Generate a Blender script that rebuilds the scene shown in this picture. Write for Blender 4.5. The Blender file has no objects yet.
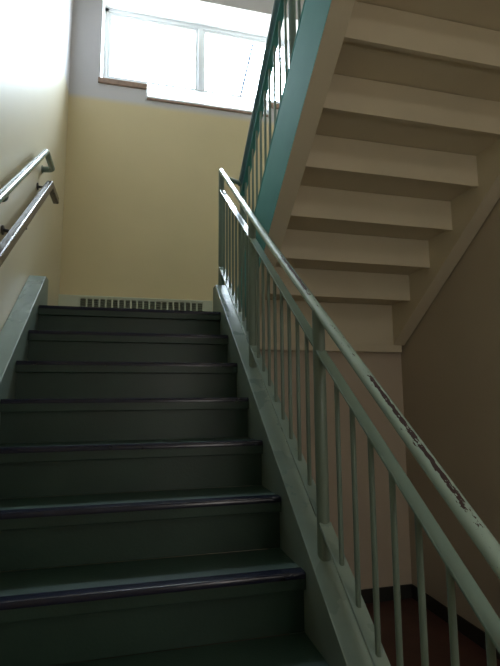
import bpy, bmesh, math, random
from mathutils import Vector, Matrix
random.seed(4)
S = bpy.context.scene
COL = S.collection

# ------------------------------------------------------------------ camera
CAM = Vector((0.52854, -2.95551, -0.52628))
YAW, PITCH, ROLL, FPX = 0.246876, 0.130662, -0.00569, 476.465
fw = Vector((math.sin(YAW)*math.cos(PITCH), math.cos(YAW)*math.cos(PITCH), math.sin(PITCH)))
rt = Vector((math.cos(YAW), -math.sin(YAW), 0))
up = rt.cross(fw)
rt2 = rt*math.cos(ROLL) + up*math.sin(ROLL)
up2 = up*math.cos(ROLL) - rt*math.sin(ROLL)
cd = bpy.data.cameras.new('camera')
cam = bpy.data.objects.new('camera', cd); COL.objects.link(cam)
M = Matrix((rt2, up2, -fw)).transposed().to_4x4(); M.translation = CAM
cam.matrix_world = M
cd.sensor_fit = 'HORIZONTAL'; cd.sensor_width = 36; cd.lens = 36*FPX/500
cd.clip_start = 0.02
S.camera = cam

# ------------------------------------------------------------------ world, light, exposure
W = bpy.data.worlds.new('overcast_sky'); S.world = W; W.use_nodes = True
nt = W.node_tree; nt.nodes.clear()
o_ = nt.nodes.new('ShaderNodeOutputWorld'); b_ = nt.nodes.new('ShaderNodeBackground')
tc = nt.nodes.new('ShaderNodeTexCoord'); sx = nt.nodes.new('ShaderNodeSeparateXYZ')
rp = nt.nodes.new('ShaderNodeValToRGB')
rp.color_ramp.elements[0].position = 0.42; rp.color_ramp.elements[0].color = (0.22, 0.22, 0.20, 1)
rp.color_ramp.elements[1].position = 0.53; rp.color_ramp.elements[1].color = (0.80, 0.90, 1.0, 1)
mr = nt.nodes.new('ShaderNodeMapRange'); mr.inputs[1].default_value = -1; mr.inputs[2].default_value = 1
nt.links.new(tc.outputs['Generated'], sx.inputs[0]); nt.links.new(sx.outputs[2], mr.inputs[0])
nt.links.new(mr.outputs[0], rp.inputs[0]); nt.links.new(rp.outputs[0], b_.inputs[0])
b_.inputs[1].default_value = 57.0
nt.links.new(b_.outputs[0], o_.inputs[0])
# light portal in the window opening (guides daylight sampling, adds no light)
pl = bpy.data.lights.new('window_portal', 'AREA'); pl.shape = 'RECTANGLE'; pl.size = 2.1; pl.size_y = 1.2
pl.cycles.is_portal = True
po = bpy.data.objects.new('window_portal', pl); COL.objects.link(po)
po.location = (1.21, 1.93, 3.0); po.rotation_euler = (math.radians(-90), 0, 0)

S.view_settings.view_transform = 'Standard'; S.view_settings.look = 'None'
S.view_settings.gamma = 1; S.view_settings.use_curve_mapping = False
S.view_settings.exposure = 0.0
S.cycles.max_bounces = 12; S.cycles.diffuse_bounces = 10; S.cycles.glossy_bounces = 6
S.cycles.transparent_max_bounces = 8; S.cycles.use_denoising = True
S.cycles.sample_clamp_indirect = 6.0
FILL_LOW, FILL_WALL = 13.5, 9.5  # strengths of the two added fill lights

# ------------------------------------------------------------------ materials
def mat(name, col, rough=0.5, noise=0.06, nscale=8, bump=0.0, bscale=200, metal=0.0, spec=0.5, coat=0.0, rough_var=0.0):
    m = bpy.data.materials.new(name); m.use_nodes = True
    n = m.node_tree; p = n.nodes['Principled BSDF']
    p.inputs['Roughness'].default_value = rough; p.inputs['Metallic'].default_value = metal
    p.inputs['Specular IOR Level'].default_value = spec
    p.inputs['Coat Weight'].default_value = coat; p.inputs['Coat Roughness'].default_value = 0.08
    t = n.nodes.new('ShaderNodeTexCoord')
    z = n.nodes.new('ShaderNodeTexNoise'); z.inputs['Scale'].default_value = nscale; z.inputs['Detail'].default_value = 6
    n.links.new(t.outputs['Object'], z.inputs['Vector'])
    r = n.nodes.new('ShaderNodeValToRGB')
    r.color_ramp.elements[0].position = 0.3; r.color_ramp.elements[1].position = 0.7
    r.color_ramp.elements[0].color = tuple(c*(1-noise) for c in col)+(1,)
    r.color_ramp.elements[1].color = tuple(min(1, c*(1+noise)) for c in col)+(1,)
    n.links.new(z.outputs[0], r.inputs[0]); n.links.new(r.outputs[0], p.inputs['Base Color'])
    if rough_var:
        q = n.nodes.new('ShaderNodeMapRange'); q.inputs[3].default_value = rough-rough_var; q.inputs[4].default_value = rough+rough_var
        n.links.new(z.outputs[0], q.inputs[0]); n.links.new(q.outputs[0], p.inputs['Roughness'])
    if bump:
        z2 = n.nodes.new('ShaderNodeTexNoise'); z2.inputs['Scale'].default_value = bscale; z2.inputs['Detail'].default_value = 3
        n.links.new(t.outputs['Object'], z2.inputs['Vector'])
        bm_ = n.nodes.new('ShaderNodeBump'); bm_.inputs['Strength'].default_value = bump; bm_.inputs['Distance'].default_value = 0.002
        n.links.new(z2.outputs[0], bm_.inputs['Height']); n.links.new(bm_.outputs[0], p.inputs['Normal'])
    return m

def wall_mat(name, low, high, zline, rough, bump=0.25):
    """two-tone paint: colour changes at a horizontal paint line at height zline"""
    m = mat(name, low, rough, 0.02, 3, bump, 60, rough_var=0.03)
    n = m.node_tree; p = n.nodes['Principled BSDF']
    base = p.inputs['Base Color'].links[0].from_socket
    g = n.nodes.new('ShaderNodeNewGeometry'); s = n.nodes.new('ShaderNodeSeparateXYZ'); n.links.new(g.outputs['Position'], s.inputs[0])
    k = n.nodes.new('ShaderNodeMapRange'); k.inputs[1].default_value = zline-0.03; k.inputs[2].default_value = zline+0.03
    n.links.new(s.outputs[2], k.inputs[0])
    x = n.nodes.new('ShaderNodeMix'); x.data_type = 'RGBA'
    n.links.new(k.outputs[0], x.inputs[0]); n.links.new(base, x.inputs[6]); x.inputs[7].default_value = tuple(high)+(1,)
    n.links.new(x.outputs[2], p.inputs['Base Color'])
    return m

YEL, GRY = (0.71, 0.60, 0.37), (0.62, 0.60, 0.61)
m_wall = wall_mat('two_tone_wall_paint', YEL, GRY, 2.30, 0.55)
m_gloss = wall_mat('glossy_two_tone_wall_paint', (0.66, 0.58, 0.41), GRY, 2.30, 0.5)
_p = m_gloss.node_tree.nodes['Principled BSDF']; _p.inputs['Coat Weight'].default_value = 0.42; _p.inputs['Coat Roughness'].default_value = 0.27
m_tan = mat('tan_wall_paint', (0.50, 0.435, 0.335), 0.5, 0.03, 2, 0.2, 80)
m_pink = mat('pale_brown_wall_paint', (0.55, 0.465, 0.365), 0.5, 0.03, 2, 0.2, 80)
m_ceil = mat('ceiling_paint', (0.7, 0.69, 0.66), 0.7)
m_cream = mat('cream_soffit_paint', (0.67, 0.60, 0.45), 0.45, 0.04, 3, 0.15, 60)
m_tread = mat('dark_green_stair_paint', (0.022, 0.049, 0.036), 0.42, 0.15, 6, 0.25, 120, rough_var=0.08)
m_nose = mat('dark_blue_rubber_nosing', (0.010, 0.012, 0.030), 0.22, 0.2, 20, 0.1, 200)
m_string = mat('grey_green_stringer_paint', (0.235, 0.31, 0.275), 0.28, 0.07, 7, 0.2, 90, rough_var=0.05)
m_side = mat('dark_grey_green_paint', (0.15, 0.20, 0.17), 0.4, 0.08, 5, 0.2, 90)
m_teal = mat('teal_green_paint', (0.09, 0.265, 0.25), 0.75, 0.06, 4, 0.2, 80, spec=0.12)
m_rail = mat('mint_green_rail_paint', (0.19, 0.275, 0.235), 0.22, 0.05, 9, 0.08, 60, coat=0.3)
m_bal = mat('green_baluster_paint', (0.15, 0.205, 0.17), 0.35, 0.06, 8)
m_hr_up = mat('slate_teal_rail_paint', (0.11, 0.18, 0.21), 0.3, 0.05, 8)
m_white = mat('white_window_paint', (0.78, 0.80, 0.82), 0.45, 0.02)
m_wood = mat('brown_wood_sill', (0.34, 0.225, 0.17), 0.5, 0.2, 25)
m_brownrail = mat('dark_brown_varnished_rail', (0.075, 0.052, 0.06), 0.25, 0.2, 15, coat=0.25)
m_black = mat('black_bracket_metal', (0.02, 0.018, 0.016), 0.4)
m_base = mat('black_vinyl_baseboard', (0.022, 0.022, 0.018), 0.5)
m_floor = mat('red_brown_floor', (0.085, 0.036, 0.028), 0.45, 0.25, 5)
m_land = mat('dark_green_landing_floor', (0.09, 0.13, 0.10), 0.4, 0.15, 6)
m_heat = mat('pale_green_heater_enamel', (0.62, 0.65, 0.54), 0.4, 0.03)
m_fin = mat('dull_heater_fins', (0.17, 0.19, 0.14), 0.5, 0.1)
m_pole = mat('grey_galvanised_pole', (0.010, 0.012, 0.016), 0.9, spec=0.0)

def chipped():
    m = mat('chipped_mint_paint', (0.33, 0.44, 0.38), 0.22, 0.05, 9, 0.08, 60, coat=0.3)
    n = m.node_tree; p = n.nodes['Principled BSDF']; base = p.inputs['Base Color'].links[0].from_socket
    uv = n.nodes.new('ShaderNodeTexCoord')
    s = n.nodes.new('ShaderNodeSeparateXYZ'); n.links.new(uv.outputs['UV'], s.inputs[0])
    def math_(op, a, b=None, c=None):
        x = n.nodes.new('ShaderNodeMath'); x.operation = op
        for i, v in enumerate((a, b, c)):
            if v is None: continue
            if isinstance(v, (int, float)): x.inputs[i].default_value = v
            else: n.links.new(v, x.inputs[i])
        return x.outputs[0]
    def ramp(v, a, b, c, d):     # trapezoid window
        r = n.nodes.new('ShaderNodeValToRGB'); n.links.new(v, r.inputs[0])
        e = r.color_ramp.elements; e[0].position = a; e[0].color = (0, 0, 0, 1); e[1].position = b; e[1].color = (1, 1, 1, 1)
        f = e.new(c); f.color = (1, 1, 1, 1); f = e.new(d); f.color = (0, 0, 0, 1)
        return r.outputs[0]
    nz = n.nodes.new('ShaderNodeTexNoise'); nz.inputs['Scale'].default_value = 1; nz.inputs['Detail'].default_value = 5; nz.inputs['Roughness'].default_value = 0.65
    mp = n.nodes.new('ShaderNodeMapping'); mp.inputs['Scale'].default_value = (42, 14, 1)
    n.links.new(uv.outputs['UV'], mp.inputs[0]); n.links.new(mp.outputs[0], nz.inputs['Vector']); nz.noise_dimensions = '2D'
    L = math_('DIVIDE', s.outputs[0], 3.75)
    along = math_('MAXIMUM', ramp(L, *CH[0]), ramp(L, *CH[1]))
    around = ramp(s.outputs[1], *CH[2])
    core = math_('MULTIPLY', along, around)
    wide = math_('MULTIPLY', ramp(L, 0.40, 0.47, 0.84, 0.90), ramp(s.outputs[1], 0.42, 0.49, 0.58, 0.68))
    v = math_('ADD', math_('ADD', math_('MULTIPLY', core, 0.30), math_('MULTIPLY', wide, 0.07)), nz.outputs[0])
    hit = math_('GREATER_THAN', v, 0.715)
    # scattered specks on the same band
    x = n.nodes.new('ShaderNodeMix'); x.data_type = 'RGBA'
    n.links.new(hit, x.inputs[0]); n.links.new(base, x.inputs[6]); x.inputs[7].default_value = (0.032, 0.010, 0.008, 1)
    n.links.new(x.outputs[2], p.inputs['Base Color'])
    y = math_('ADD', math_('MULTIPLY', hit, 0.45), 0.22); n.links.new(y, p.inputs['Roughness'])
    n.links.new(math_('MULTIPLY', math_('SUBTRACT', 1.0, hit), 0.3), p.inputs['Coat Weight'])
    return m
# windows along the rail (fraction of its length from the top end) and around it
CH = [(0.44, 0.47, 0.55, 0.575), (0.69, 0.705, 0.805, 0.825), (0.47, 0.51, 0.57, 0.60)]
m_chip = chipped()

def glass():
    m = bpy.data.materials.new('window_glass'); m.use_nodes = True; n = m.node_tree; n.nodes.clear()
    o = n.nodes.new('ShaderNodeOutputMaterial'); t = n.nodes.new('ShaderNodeBsdfTransparent'); g = n.nodes.new('ShaderNodeBsdfGlossy')
    g.inputs['Roughness'].default_value = 0.02; t.inputs[0].default_value = (0.93, 0.96, 0.97, 1)
    lw = n.nodes.new('ShaderNodeLayerWeight'); lw.inputs[0].default_value = 0.5
    pw = n.nodes.new('ShaderNodeMath'); pw.operation = 'POWER'; pw.inputs[1].default_value = 5; n.links.new(lw.outputs['Facing'], pw.inputs[0])
    f = n.nodes.new('ShaderNodeMath'); f.operation = 'MULTIPLY_ADD'; f.inputs[1].default_value = 0.95; f.inputs[2].default_value = 0.04; n.links.new(pw.outputs[0], f.inputs[0])
    x = n.nodes.new('ShaderNodeMixShader')
    n.links.new(f.outputs[0], x.inputs[0]); n.links.new(t.outputs[0], x.inputs[1]); n.links.new(g.outputs[0], x.inputs[2]); n.links.new(x.outputs[0], o.inputs[0])
    return m
m_glass = glass()
def emit(name, col, s):
    m = bpy.data.materials.new(name); m.use_nodes = True; p = m.node_tree.nodes['Principled BSDF']
    p.inputs['Base Color'].default_value = (.9, .9, .9, 1); p.inputs['Emission Color'].default_value = col+(1,); p.inputs['Emission Strength'].default_value = s
    return m

# ------------------------------------------------------------------ mesh helpers
def obj(name, bm, mats, parent=None, loc=None, smooth=False, bevel=0.0, segs=2):
    me = bpy.data.meshes.new(name)
    bmesh.ops.recalc_face_normals(bm, faces=bm.faces)
    bm.to_mesh(me); bm.free()
    if not isinstance(mats, (list, tuple)): mats = [mats]
    for m in mats: me.materials.append(m)
    o = bpy.data.objects.new(name, me); COL.objects.link(o)
    if parent is not None: o.parent = parent
    if loc is not None: o.location = loc
    if smooth:
        for f in me.polygons: f.use_smooth = True
        try: me.set_sharp_from_angle(angle=math.radians(40))
        except Exception: pass
    if bevel:
        b = o.modifiers.new('bevel', 'BEVEL'); b.width = bevel; b.segments = segs; b.limit_method = 'ANGLE'; b.harden_normals = False
    return o

def box(bm, x0, x1, y0, y1, z0, z1, mi=0):
    v = [bm.verts.new((x, y, z)) for x in (x0, x1) for y in (y0, y1) for z in (z0, z1)]
    for q in ((0, 1, 3, 2), (4, 6, 7, 5), (0, 4, 5, 1), (2, 3, 7, 6), (0, 2, 6, 4), (1, 5, 7, 3)):
        f = bm.faces.new([v[i] for i in q]); f.material_index = mi
def prism(bm, pts, x0, x1, mi=0, side=None):
    """polygon in (Y,Z) extruded along X; side(edge direction index)->material"""
    a = [bm.verts.new((x0, y, z)) for y, z in pts]; b = [bm.verts.new((x1, y, z)) for y, z in pts]
    f0 = bm.faces.new(a); f1 = bm.faces.new(b[::-1]); f0.material_index = f1.material_index = mi
    n = len(pts)
    for i in range(n):
        f = bm.faces.new((a[i], b[i], b[(i+1) % n], a[(i+1) % n])); f.material_index = mi
        if side: f.material_index = side(i)
    return f0, f1
def frames(pts):
    """parallel frames along a polyline, mitred"""
    out = []
    P = [Vector(p) for p in pts]
    t0 = (P[1]-P[0]).normalized()
    u = t0.cross(Vector((1, 0, 0)) if abs(t0.x) < .9 else Vector((0, 0, 1))).normalized()
    for i, p in enumerate(P):
        if i == 0: t = t0; u = u
        else:
            tp = (P[i]-P[i-1]).normalized()
            t = tp if i == len(P)-1 else (tp+(P[i+1]-P[i]).normalized()).normalized()
        u = (u-t*u.dot(t)).normalized(); v = t.cross(u)
        out.append((p, u.copy(), v, t))
    return out
def round_path(pts, r, n=6):
    P = [Vector(p) for p in pts]; out = [P[0]]
    for i in range(1, len(P)-1):
        a = (P[i-1]-P[i]); b = (P[i+1]-P[i]); rr = min(r, a.length*.49, b.length*.49)
        A = P[i]+a.normalized()*rr; B = P[i]+b.normalized()*rr
        for k in range(n+1):
            t = k/n; out.append(A*(1-t)**2+P[i]*2*t*(1-t)+B*t*t)
    out.append(P[-1]); return out
def tube(bm, pts, r, n=16, cap=True, uv=None):
    fr = frames(pts); rings = []
    for p, u, v, t in fr:
        rings.append([bm.verts.new(p+(u*math.cos(2*math.pi*k/n-math.pi)+v*math.sin(2*math.pi*k/n-math.pi))*r) for k in range(n)])
    lay = bm.loops.layers.uv.new('UVMap') if uv else None
    d = 0
    for i in range(len(rings)-1):
        L = (fr[i+1][0]-fr[i][0]).length
        for k in range(n):
            f = bm.faces.new((rings[i][k], rings[i][(k+1) % n], rings[i+1][(k+1) % n], rings[i+1][k]))
            if lay:
                for l, (a, b) in zip(f.loops, ((d, k/n), (d, (k+1)/n), (d+L, (k+1)/n), (d+L, k/n))): l[lay].uv = (a, b)
        d += L
    if cap: bm.faces.new(rings[0][::-1]); bm.faces.new(rings[-1])
def vcyl(bm, x, y, z0, z1, r, n=14): tube(bm, [(x, y, z0), (x, y, z1)], r, n)

def empty(name, label, cat, loc=(0, 0, 0), group=None):
    o = bpy.data.objects.new(name, None); COL.objects.link(o); o.location = loc; o.empty_display_size = 0.1
    o['label'] = label; o['category'] = cat
    if group: o['group'] = group
    return o
def struct(name, bm, mats, parent=None, **k):
    o = obj(name, bm, mats, parent, **k)
    if parent is None: o['kind'] = 'structure'
    return o
def B(*a): bm = bmesh.new(); box(bm, *a); return bm

# ------------------------------------------------------------------ dimensions
G, R_ = 0.2439, 0.18                 # lower flight going / rise
SL = R_/G
GU, RU = 0.253, 0.1795               # upper flight
SU = RU/GU
Wd = 1.082                           # lower tread width
XL, XR = -0.10, 2.612                # side walls
YB = 1.50                            # back wall
YR = -5.0                            # rear of the hall
ZF = -2.02; ZC = 3.95; ZU = 12*RU    # lower floor, ceiling, upper floor
# window opening
WX0, WX1, WZ1 = 0.17, 2.25, 3.56
SX0, SX1, SZH, SZL = 0.62, 1.86, 2.515, 2.39
YG = 1.83
UX0_, UX1_ = 1.382, 2.50

# ------------------------------------------------------------------ room shell
bm = bmesh.new()                                      # back wall with the stepped window opening, wall is 0.45 thick
T = 0.45
box(bm, XL-0.2, WX0, YB, YB+T, ZF-0.2, ZC)
box(bm, WX1, XR+0.2, YB, YB+T, ZF-0.2, ZC)
box(bm, WX0, WX1, YB, YB+T, WZ1, ZC)
box(bm, WX0, SX0, YB, YB+T, ZF-0.2, SZH-0.051)
box(bm, SX1, WX1, YB, YB+T, ZF-0.2, SZH-0.051)
box(bm, SX0, SX1, YB, YB+T, ZF-0.2, SZL-0.03)
struct('wall_back', bm, m_wall)
struct('wall_left', B(XL-0.2, XL, YR, YB, ZF-0.2, ZC), m_gloss)
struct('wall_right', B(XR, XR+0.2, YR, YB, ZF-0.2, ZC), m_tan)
struct('wall_rear', B(XL-0.2, XR+0.2, YR-0.2, YR, ZF-0.2, ZC), m_tan)
struct('ceiling', B(XL-0.2, XR+0.2, YR-0.2, YB+T, ZC, ZC+0.2), m_ceil)
struct('floor', B(XL, XR, YR, 0.41, ZF-0.2, ZF), m_floor)
# upper hall slab behind and above the camera
struct('floor_upper', B(XL, XR, YR, 0.35+0.025-12*GU+GU, ZU-0.22, ZU), [m_ceil])
# landing slab: nosing at Y=0 for the lower flight, set back beside and under the upper one
bm = bmesh.new(); box(bm, XL, XR, 0.40, YB, -0.19, 0.0); box(bm, XL, Wd+0.10, 0.262, 0.40, -0.19, 0.0); box(bm, UX0_, UX1_, 0.352, 0.40, -0.14, 0.0)
struct('floor_landing', bm, m_land)
# wall under the landing, its projecting ledge and the fascia above it
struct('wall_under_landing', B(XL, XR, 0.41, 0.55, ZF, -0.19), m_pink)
struct('trim_1', B(1.185, 2.57, 0.325, 0.41, -0.20, -0.145), m_cream, bevel=0.003)
struct('trim_2', B(1.185, 1.279, 0.33, 0.399, -0.144, -0.001), m_cream)
# black baseboards
struct('baseboard_back', B(1.19, XR, 0.398, 0.41, ZF, -1.925), m_base, bevel=0.002)
struct('baseboard_right', B(XR-0.012, XR, YR, 0.398, ZF, -1.925), m_base, bevel=0.002)

# ------------------------------------------------------------------ window
w = bpy.data.objects.new('window_1', None); COL.objects.link(w); w.location = (1.21, YG, SZL); w['kind'] = 'structure'
def wp(name, bm, m, par=w, bevel=0.002):
    o = obj(name, bm, m, bevel=bevel); o.parent = par; o.location = -par.location if par is w else (0, 0, 0); return o
bm = bmesh.new(); fz0 = 2.715
box(bm, WX0, WX0+0.045, YG, YG+0.06, fz0, WZ1); box(bm, WX1-0.045, WX1, YG, YG+0.06, fz0, WZ1)
box(bm, WX0, WX1, YG, YG+0.06, WZ1-0.045, WZ1); box(bm, WX0, WX1, YG, YG+0.06, fz0, fz0+0.05)
wp('window_frame', bm, m_white)
wp('mullion', B(1.165, 1.215, YG-0.012, YG+0.05, fz0+0.05, WZ1-0.045), m_white)
for a, b in ((WX0+0.045, 1.165), (1.215, WX1-0.045)):
    bm = bmesh.new(); z0, z1 = fz0+0.05, WZ1-0.045; t = 0.03
    box(bm, a, a+t, YG+0.012, YG+0.045, z0, z1); box(bm, b-t, b, YG+0.012, YG+0.045, z0, z1)
    box(bm, a+t, b-t, YG+0.012, YG+0.045, z1-t, z1); box(bm, a+t, b-t, YG+0.012, YG+0.045, z0, z0+t)
    s = wp('sash', bm, m_white)
    g = obj('pane', B(a+t, b-t, YG+0.025, YG+0.031, z0+t, z1-t), m_glass, s)
# plastered reveals, painted white: two sides and head
bm = bmesh.new()
box(bm, WX0, WX0+0.006, YB+0.002, YG, SZH, WZ1-0.006); box(bm, WX1-0.006, WX1, YB+0.002, YG, SZH, WZ1-0.006); box(bm, WX0, WX1, YB+0.002, YG, WZ1-0.006, WZ1)
wp('reveal_lining', bm, m_white, bevel=0)
# sills: two raised wooden ends, and the lower white board between them
for a, b in ((WX0-0.012, SX0), (SX1, WX1+0.012)):
    wp('window_sill', B(a, b, YB-0.022, YG, SZH-0.050, SZH), m_wood, bevel=0.004)
bm = bmesh.new(); prism(bm, [(YB-0.012, SZL-0.012), (YB-0.012, SZL+0.004), (YG, 2.765), (YG, SZL-0.012)], SX0, SX1)
wp('window_sill', bm, m_white, bevel=0.002)
for a, b in ((WX0, SX0), (SX1, WX1)):       # upstand between the raised sill ends and the frame
    wp('sill_upstand', B(a, b, YG-0.01, YG+0.05, SZH, 2.765), m_white, bevel=0.002)
wp('sill_edge', B(SX0, SX1, YB-0.016, YG, SZL-0.030, SZL-0.012), m_wood, bevel=0.002)
bm = bmesh.new()
for a, b in ((SX0-0.012, SX0), (SX1, SX1+0.012)): box(bm, a, b, YB-0.013, YG, SZL-0.03, SZH-0.045)
wp('sill_cheek', bm, m_white, bevel=0.002)

# leaning pole outside the glass
bm = bmesh.new(); tube(bm, [(1.86, 3.0, 3.35), (2.25, 3.0, 5.1)], 0.016)
bm2 = bm; o = obj('leaning_pole', bm2, m_pole, smooth=True)
o['label'] = 'thin grey pole leaning outside the right window pane'; o['category'] = 'pole'

# ------------------------------------------------------------------ lower flight
N = 11
sf = empty('staircase', 'dark green painted stair flight climbing away between two grey-green stringers', 'staircase', (0.54, -2.5, ZF))
def child(name, bm, m, par, **k):
    o = obj(name, bm, m, par, **k)
    q = par; off = Vector((0, 0, 0))
    while q is not None: off += q.location; q = q.parent
    o.location = -off; return o
for k in range(N):
    y, z = -k*G, -k*R_
    lim = 0.262 if k == 0 else y+G+0.02
    t = child('tread', B(0.0005, Wd-0.0005, y, lim, z-0.05, z-0.0005), m_tread, sf, bevel=0.003)
    bm = bmesh.new()
    pts = [(-0.005, -0.014), (-0.006, 0.000), (-0.003, 0.0045), (0.004, 0.006), (0.040, 0.005), (0.044, -0.002), (0.002, -0.004), (0.001, -0.014)]
    prism(bm, [(y+a, z+b) for a, b in pts], 0.004, Wd-0.004)
    child('nosing', bm, m_nose, t, smooth=True)
    zb = -(k+1)*R_ if k < N-1 else ZF
    child('riser', B(0.001, Wd-0.001, y+0.022, y+0.036, zb-0.0008, z-0.0505), m_tread, sf)
# box stringers: sloping cap, level end on the landing
H = 0.08
yb = -(N-1)*G-0.05
def stringer_pts(y_bot):
    return [(0.30, -0.19), (0.30, SL*0.2+H), (0.2, SL*0.2+H), (y_bot, SL*y_bot+H), (y_bot, ZF), (y_bot+0.32, ZF), (0.0-0.0, -0.34), (0.26, -0.19)]
for x0, x1 in ((XL+0.001, 0.0), (Wd, Wd+0.10)):
    bm = bmesh.new()
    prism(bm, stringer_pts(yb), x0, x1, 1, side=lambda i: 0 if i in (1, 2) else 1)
    child('stringer', bm, [m_string, m_side], sf, bevel=0.003)

# ------------------------------------------------------------------ railing on the lower flight
XP = 1.132
posts = [0.255, -0.615, -1.492, -2.345]
rl = empty('stair_railing', 'mint green steel railing with chipped handrail beside the lower dark green stairs', 'railing', (XP, -1.0, SL*-1.0+H))
hz = lambda y: SL*y+0.857+max(0.0, (y+0.9)/1.16)*0.038
yend = -2.80
top = (XP, 0.262, hz(0.262))
n_along = [(XP, 0.262+(yend-0.262)*i/40, hz(0.262+(yend-0.262)*i/40)) for i in range(41)]
bm = bmesh.new(); tube(bm, n_along, 0.0172, 24, uv=True)
child('handrail', bm, m_chip, rl, smooth=True)
for y in posts:
    bm = bmesh.new(); vcyl(bm, XP, y, SL*min(y, 0.2)+H-0.012, hz(y)-0.004, 0.0205, 20)
    child('post', bm, m_bal, rl, smooth=True)
def flat(bm, x, ya, yb_, h, sl, th=0.012, w_=0.04):
    prism(bm, [(ya, sl*ya+h), (yb_, sl*yb_+h), (yb_, sl*yb_+h-th), (ya, sl*ya+h-th)], x-w_/2, x+w_/2)
secs = list(zip(posts, posts[1:]+[-2.79]))
TOPH = lambda y: 0.759-max(0.0, min(1.0, (-0.45-y)/0.9))*0.027      # the flat top rail sags slightly below the handrail
for hh, nm in ((None, 'upper_rail'), (0.192, 'lower_rail')):
    for a, b in secs:
        bm = bmesh.new()
        if hh: flat(bm, XP, a-0.014, b+0.014, hh, SL)
        else:
            ya_, yb__ = a-0.014, b+0.014; za, zb_ = SL*ya_+TOPH(ya_), SL*yb__+TOPH(yb__); sl_ = (za-zb_)/(ya_-yb__)
            flat(bm, XP, ya_, yb__, za-sl_*ya_, sl_, 0.008, 0.036)
        child(nm, bm, m_rail if nm == 'upper_rail' else m_string, rl, bevel=0.0015)
bys = []
for i in range(8): bys.append(posts[0]-0.109-i*0.0935)
for i in range(8): bys.append(posts[1]-0.110-i*0.0935)
for i in range(7): bys.append(posts[2]-0.130-i*0.0985)
for i in range(3): bys.append(posts[3]-0.11-i*0.0985)
for y in bys:
    bm = bmesh.new(); vcyl(bm, XP, y, SL*y+0.188, SL*y+TOPH(y)-0.007, 0.0075, 12)
    child('baluster', bm, m_bal, rl, smooth=True)
# short pipe joining the two newels at the landing
bm = bmesh.new(); tube(bm, [(XP, 0.262, 1.045), (1.312, 0.375, 1.06)], 0.016, 14)
child('connecting_pipe', bm, m_bal, rl, smooth=True)

# ------------------------------------------------------------------ upper flight
YN = 0.375                                            # first nosing of the upper flight
UX0, UX1 = 1.38, 2.502
uf = empty('staircase', 'cream underside of the upper stair flight with teal outer stringer, climbing overhead', 'staircase', (1.94, 0.35, 0.0))
for k in range(1, 12):
    y = YN-(k-1)*GU; z = k*RU
    bm = bmesh.new(); box(bm, UX0+0.0005, UX1-0.0005, y-GU-0.0265, y, z-0.008, z-0.0005)
    for f in bm.faces: f.material_index = 1 if f.calc_center_median().z > z-0.003 else 0
    child('tread', bm, [m_cream, m_tread], uf)
for k in range(1, 13):
    y = YN-(k-1)*GU-0.025; z = k*RU
    zt = z-0.013 if k < 12 else z-0.001
    bm = bmesh.new(); box(bm, UX0+0.001, UX1-0.001, y-0.022, y-0.002, (z-RU-0.0245 if k > 1 else -0.144), zt)
    child('riser', bm, m_cream, uf)
HB, HT = 0.095, 0.545                                 # Z = -SU*Y + h
yt = YN-11*GU-0.05
for x0, x1, side in ((UX0-0.10, UX0, 0), (UX1, UX1+0.10, 1)):
    bm = bmesh.new(); y1 = 0.315
    pts = [((HB+0.144)/SU, -0.144), (0.399, -0.144), (0.399, -SU*0.399+HT), (yt, -SU*yt+HT), (yt, -SU*yt+HB)]
    f0, f1 = prism(bm, pts, x0, x1, 0, side=lambda i: 1 if i in (1, 2) else 0)
    f0.material_index = 1 if side == 0 else 0
    child('stringer', bm, [m_cream, m_teal], uf, bevel=0.003)
# ------------------------------------------------------------------ upper railing
XU = 1.315
ul = empty('stair_railing', 'teal grey railing rising along the upper flight in front of the window', 'railing', (XU, 0.0, 0.545))
uposts = [0.375, -0.79, -1.95]
HN = 0.445
uh = lambda y: -SU*y+HN+0.880
yue = -2.38
bm = bmesh.new(); tube(bm, [(XU-0.012, 0.385, uh(0.385)), (XU-0.012, yue, uh(yue))], 0.021, 18)
child('handrail', bm, m_hr_up, ul, smooth=True)
for i, y in enumerate(uposts):
    bm = bmesh.new(); vcyl(bm, XU, y, (0.0 if i == 0 else -SU*y+HT)-0.001+(0.24 if i == 0 else 0), uh(y)-0.005, 0.0205, 18)
    child('post', bm, m_bal, ul, smooth=True)
for hh, nm in ((HN+0.775, 'upper_rail'), (HN+0.192, 'lower_rail')):
    for a, b in zip(uposts, uposts[1:]+[yue]):
        bm = bmesh.new(); flat(bm, XU, a-0.014, b+0.014, hh, -SU); child(nm, bm, m_teal, ul, bevel=0.0015)
for a in (0, 1):
    for i in range(1, 11):
        y = uposts[a]-i*0.1055
        bm = bmesh.new(); vcyl(bm, XU, y, -SU*y+HN+0.186, -SU*y+HN+0.766, 0.008, 12)
        child('baluster', bm, m_bal, ul, smooth=True)

# ------------------------------------------------------------------ wall handrails on the left
def wall_bracket(par, y, z, xw, xr, m):
    bm = bmesh.new()
    tube(bm, [(XL+0.0005, y, z-0.055), (XL+0.007, y, z-0.055)], 0.024, 16)
    tube(bm, round_path([(XL+0.004, y, z-0.055), (xr, y, z-0.055), (xr, y, z-0.012)], 0.03), 0.007, 10)
    return child('bracket', bm, m, par, smooth=True)
XH = -0.03
h1 = 0.921
r1 = empty('wall_handrail', 'upper glossy mint handrail fixed to the left wall, its end curled back', 'handrail', (XL, -1.0, SL*-1.0+h1))
pts = [(XH, -2.9, SL*-2.9+h1), (XH, 0.16, SL*0.16+h1), (XH, 0.42, SL*0.16+h1), (XL+0.004, 0.43, SL*0.16+h1)]
bm = bmesh.new(); tube(bm, [pts[0]]+round_path(pts, 0.03)[1:], 0.0195, 20)
child('handrail', bm, m_rail, r1, smooth=True)
bm = bmesh.new(); tube(bm, [(XL+0.0005, 0.43, SL*0.16+h1), (XL+0.006, 0.43, SL*0.16+h1)], 0.028, 18)
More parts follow.
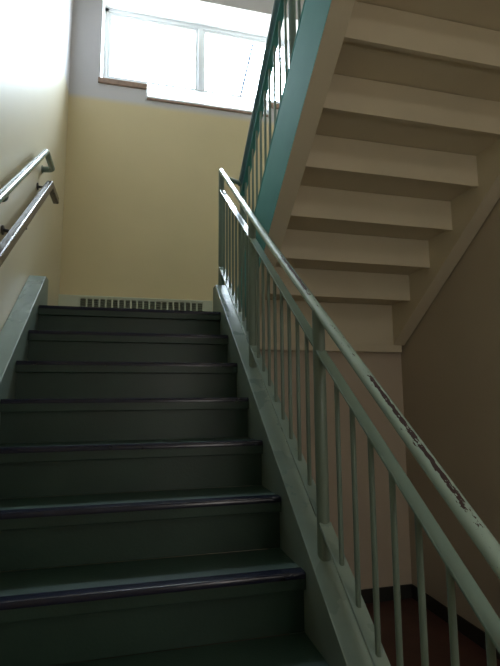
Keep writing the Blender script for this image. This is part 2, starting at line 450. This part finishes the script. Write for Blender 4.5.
child('end_flange', bm, m_bal, r1, smooth=True)
for y in (-0.70, -1.9): wall_bracket(r1, y, SL*y+h1, XL, XH, m_bal)
h2 = 0.640
r2 = empty('wall_handrail', 'lower dark brown handrail on black brackets along the left wall', 'handrail', (XL, -1.0, SL*-1.0+h2))
def bar(bm, pts, w_, t_):
    """rectangular bar along a path in a plane X = const, with mitred bends"""
    P = [Vector(p) for p in pts]; rings = []
    for i, p in enumerate(P):
        a = (P[i]-P[i-1]).normalized() if i else (P[1]-P[0]).normalized()
        b = (P[i+1]-P[i]).normalized() if i < len(P)-1 else a
        t = (a+b).normalized(); n_ = Vector((0, -t.z, t.y)); k = t_/2/max(0.3, t.dot(a))
        rings.append([bm.verts.new(p+Vector((sx_*w_/2, 0, 0))+n_*k*sz_) for sx_, sz_ in ((-1, -1), (1, -1), (1, 1), (-1, 1))])
    for r0, r1_ in zip(rings, rings[1:]):
        for q in range(4): bm.faces.new((r0[q], r0[(q+1) % 4], r1_[(q+1) % 4], r1_[q]))
    bm.faces.new(rings[0][::-1]); bm.faces.new(rings[-1])
bm = bmesh.new(); bar(bm, [(XH, -2.9, SL*-2.9+h2), (XH, 0.35, SL*0.35+h2), (XH, 0.63, SL*0.35+h2)], 0.042, 0.052)
child('handrail', bm, m_brownrail, r2, bevel=0.010, segs=4)
for y in (-0.47, 0.30, -1.7):
    z = SL*y+h2-0.005
    bm = bmesh.new(); tube(bm, [(XL+0.0005, y, z), (XL+0.007, y, z)], 0.024, 16); tube(bm, [(XL+0.004, y, z), (XH-0.015, y, z-0.006)], 0.008, 10)
    child('bracket', bm, m_black, r2, smooth=True)
bm = bmesh.new(); tube(bm, [(XH, -0.30, SL*-0.30+h2-0.062), (XH, -0.30, SL*-0.30+h2-0.03)], 0.008, 10)
child('bolt', bm, m_black, r2, smooth=True)

# ------------------------------------------------------------------ baseboard heater on the landing
ht = empty('baseboard_heater', 'pale green baseboard heater with slotted grille along the landing wall', 'heater', (0.58, YB-0.035, 0.0))
HX0, HX1, HZ = XL+0.012, 1.262, 0.365
yf = YB-0.075
bm = bmesh.new()
g0, g1, gz0, gz1 = 0.085, 1.175, 0.262, 0.340
box(bm, HX0, HX1, yf+0.004, YB, 0.05, 0.245)             # body below the grille
box(bm, HX0, HX1, yf+0.055, YB, 0.245, HZ-0.002)         # back plate
box(bm, HX0, HX1, yf, YB-0.001, HZ-0.012, HZ)            # top lip
box(bm, HX0+0.002, HX1-0.002, yf+0.02, yf+0.055, 0.0, 0.05)
child('cover', bm, m_heat, ht, bevel=0.002)
bm = bmesh.new()
box(bm, HX0, g0, yf, yf+0.006, 0.245, HZ-0.012); box(bm, g1, HX1, yf, yf+0.006, 0.245, HZ-0.012)
box(bm, g0, g1, yf, yf+0.006, 0.245, gz0); box(bm, g0, g1, yf, yf+0.006, gz1, HZ-0.012)
ns = 20; p_ = (g1-g0)/ns
for i in range(1, ns): box(bm, g0+i*p_-0.0075, g0+i*p_+0.0075, yf, yf+0.006, gz0, gz1)
child('grille', bm, m_heat, ht)
bm = bmesh.new()
for i in range(4): box(bm, g0+0.002, g1-0.002, yf+0.010, yf+0.040, 0.266+i*0.019, 0.2775+i*0.019)
child('fins', bm, m_fin, ht)
for a in (HX0-0.008, HX1):
    child('end_cap', B(a, a+0.008, yf-0.002, YB, 0.0, HZ+0.002), m_heat, ht, bevel=0.001)

# ------------------------------------------------------------------ fill lights added out of view behind the camera
def fill_lamp(x, y, z, label, power, col=(1.0, 0.95, 0.84)):
    t = empty('added_ceiling_fill', label, 'fill light', (x, y, z))
    child('fill_housing', B(x-0.32, x+0.32, y-0.16, y+0.16, z-0.05, z-0.0005), m_white, t, bevel=0.004)
    child('fill_diffuser', B(x-0.30, x+0.30, y-0.14, y+0.14, z-0.072, z-0.0505), emit('warm_fill_glow', col, power), t, bevel=0.006)
fill_lamp(1.9, -3.75, ZU-0.22, 'added flat warm fill light under the upper hall floor', FILL_LOW)  # unseen fill, added to brighten the soffit from above

t = empty('added_wall_fill', 'added frosted fill panel on the rear hall wall behind the viewer', 'wall light', (1.7, YR, -0.3))  # second unseen fill, added so the soffit risers are lit evenly
child('fill_housing', B(1.32, 2.08, YR+0.0005, YR+0.05, -0.58, -0.02), m_white, t, bevel=0.004)
child('fill_diffuser', B(1.34, 2.06, YR+0.0505, YR+0.07, -0.56, -0.04), emit('frosted_fill_glow', (1.0, 0.95, 0.87), FILL_WALL), t, bevel=0.006)
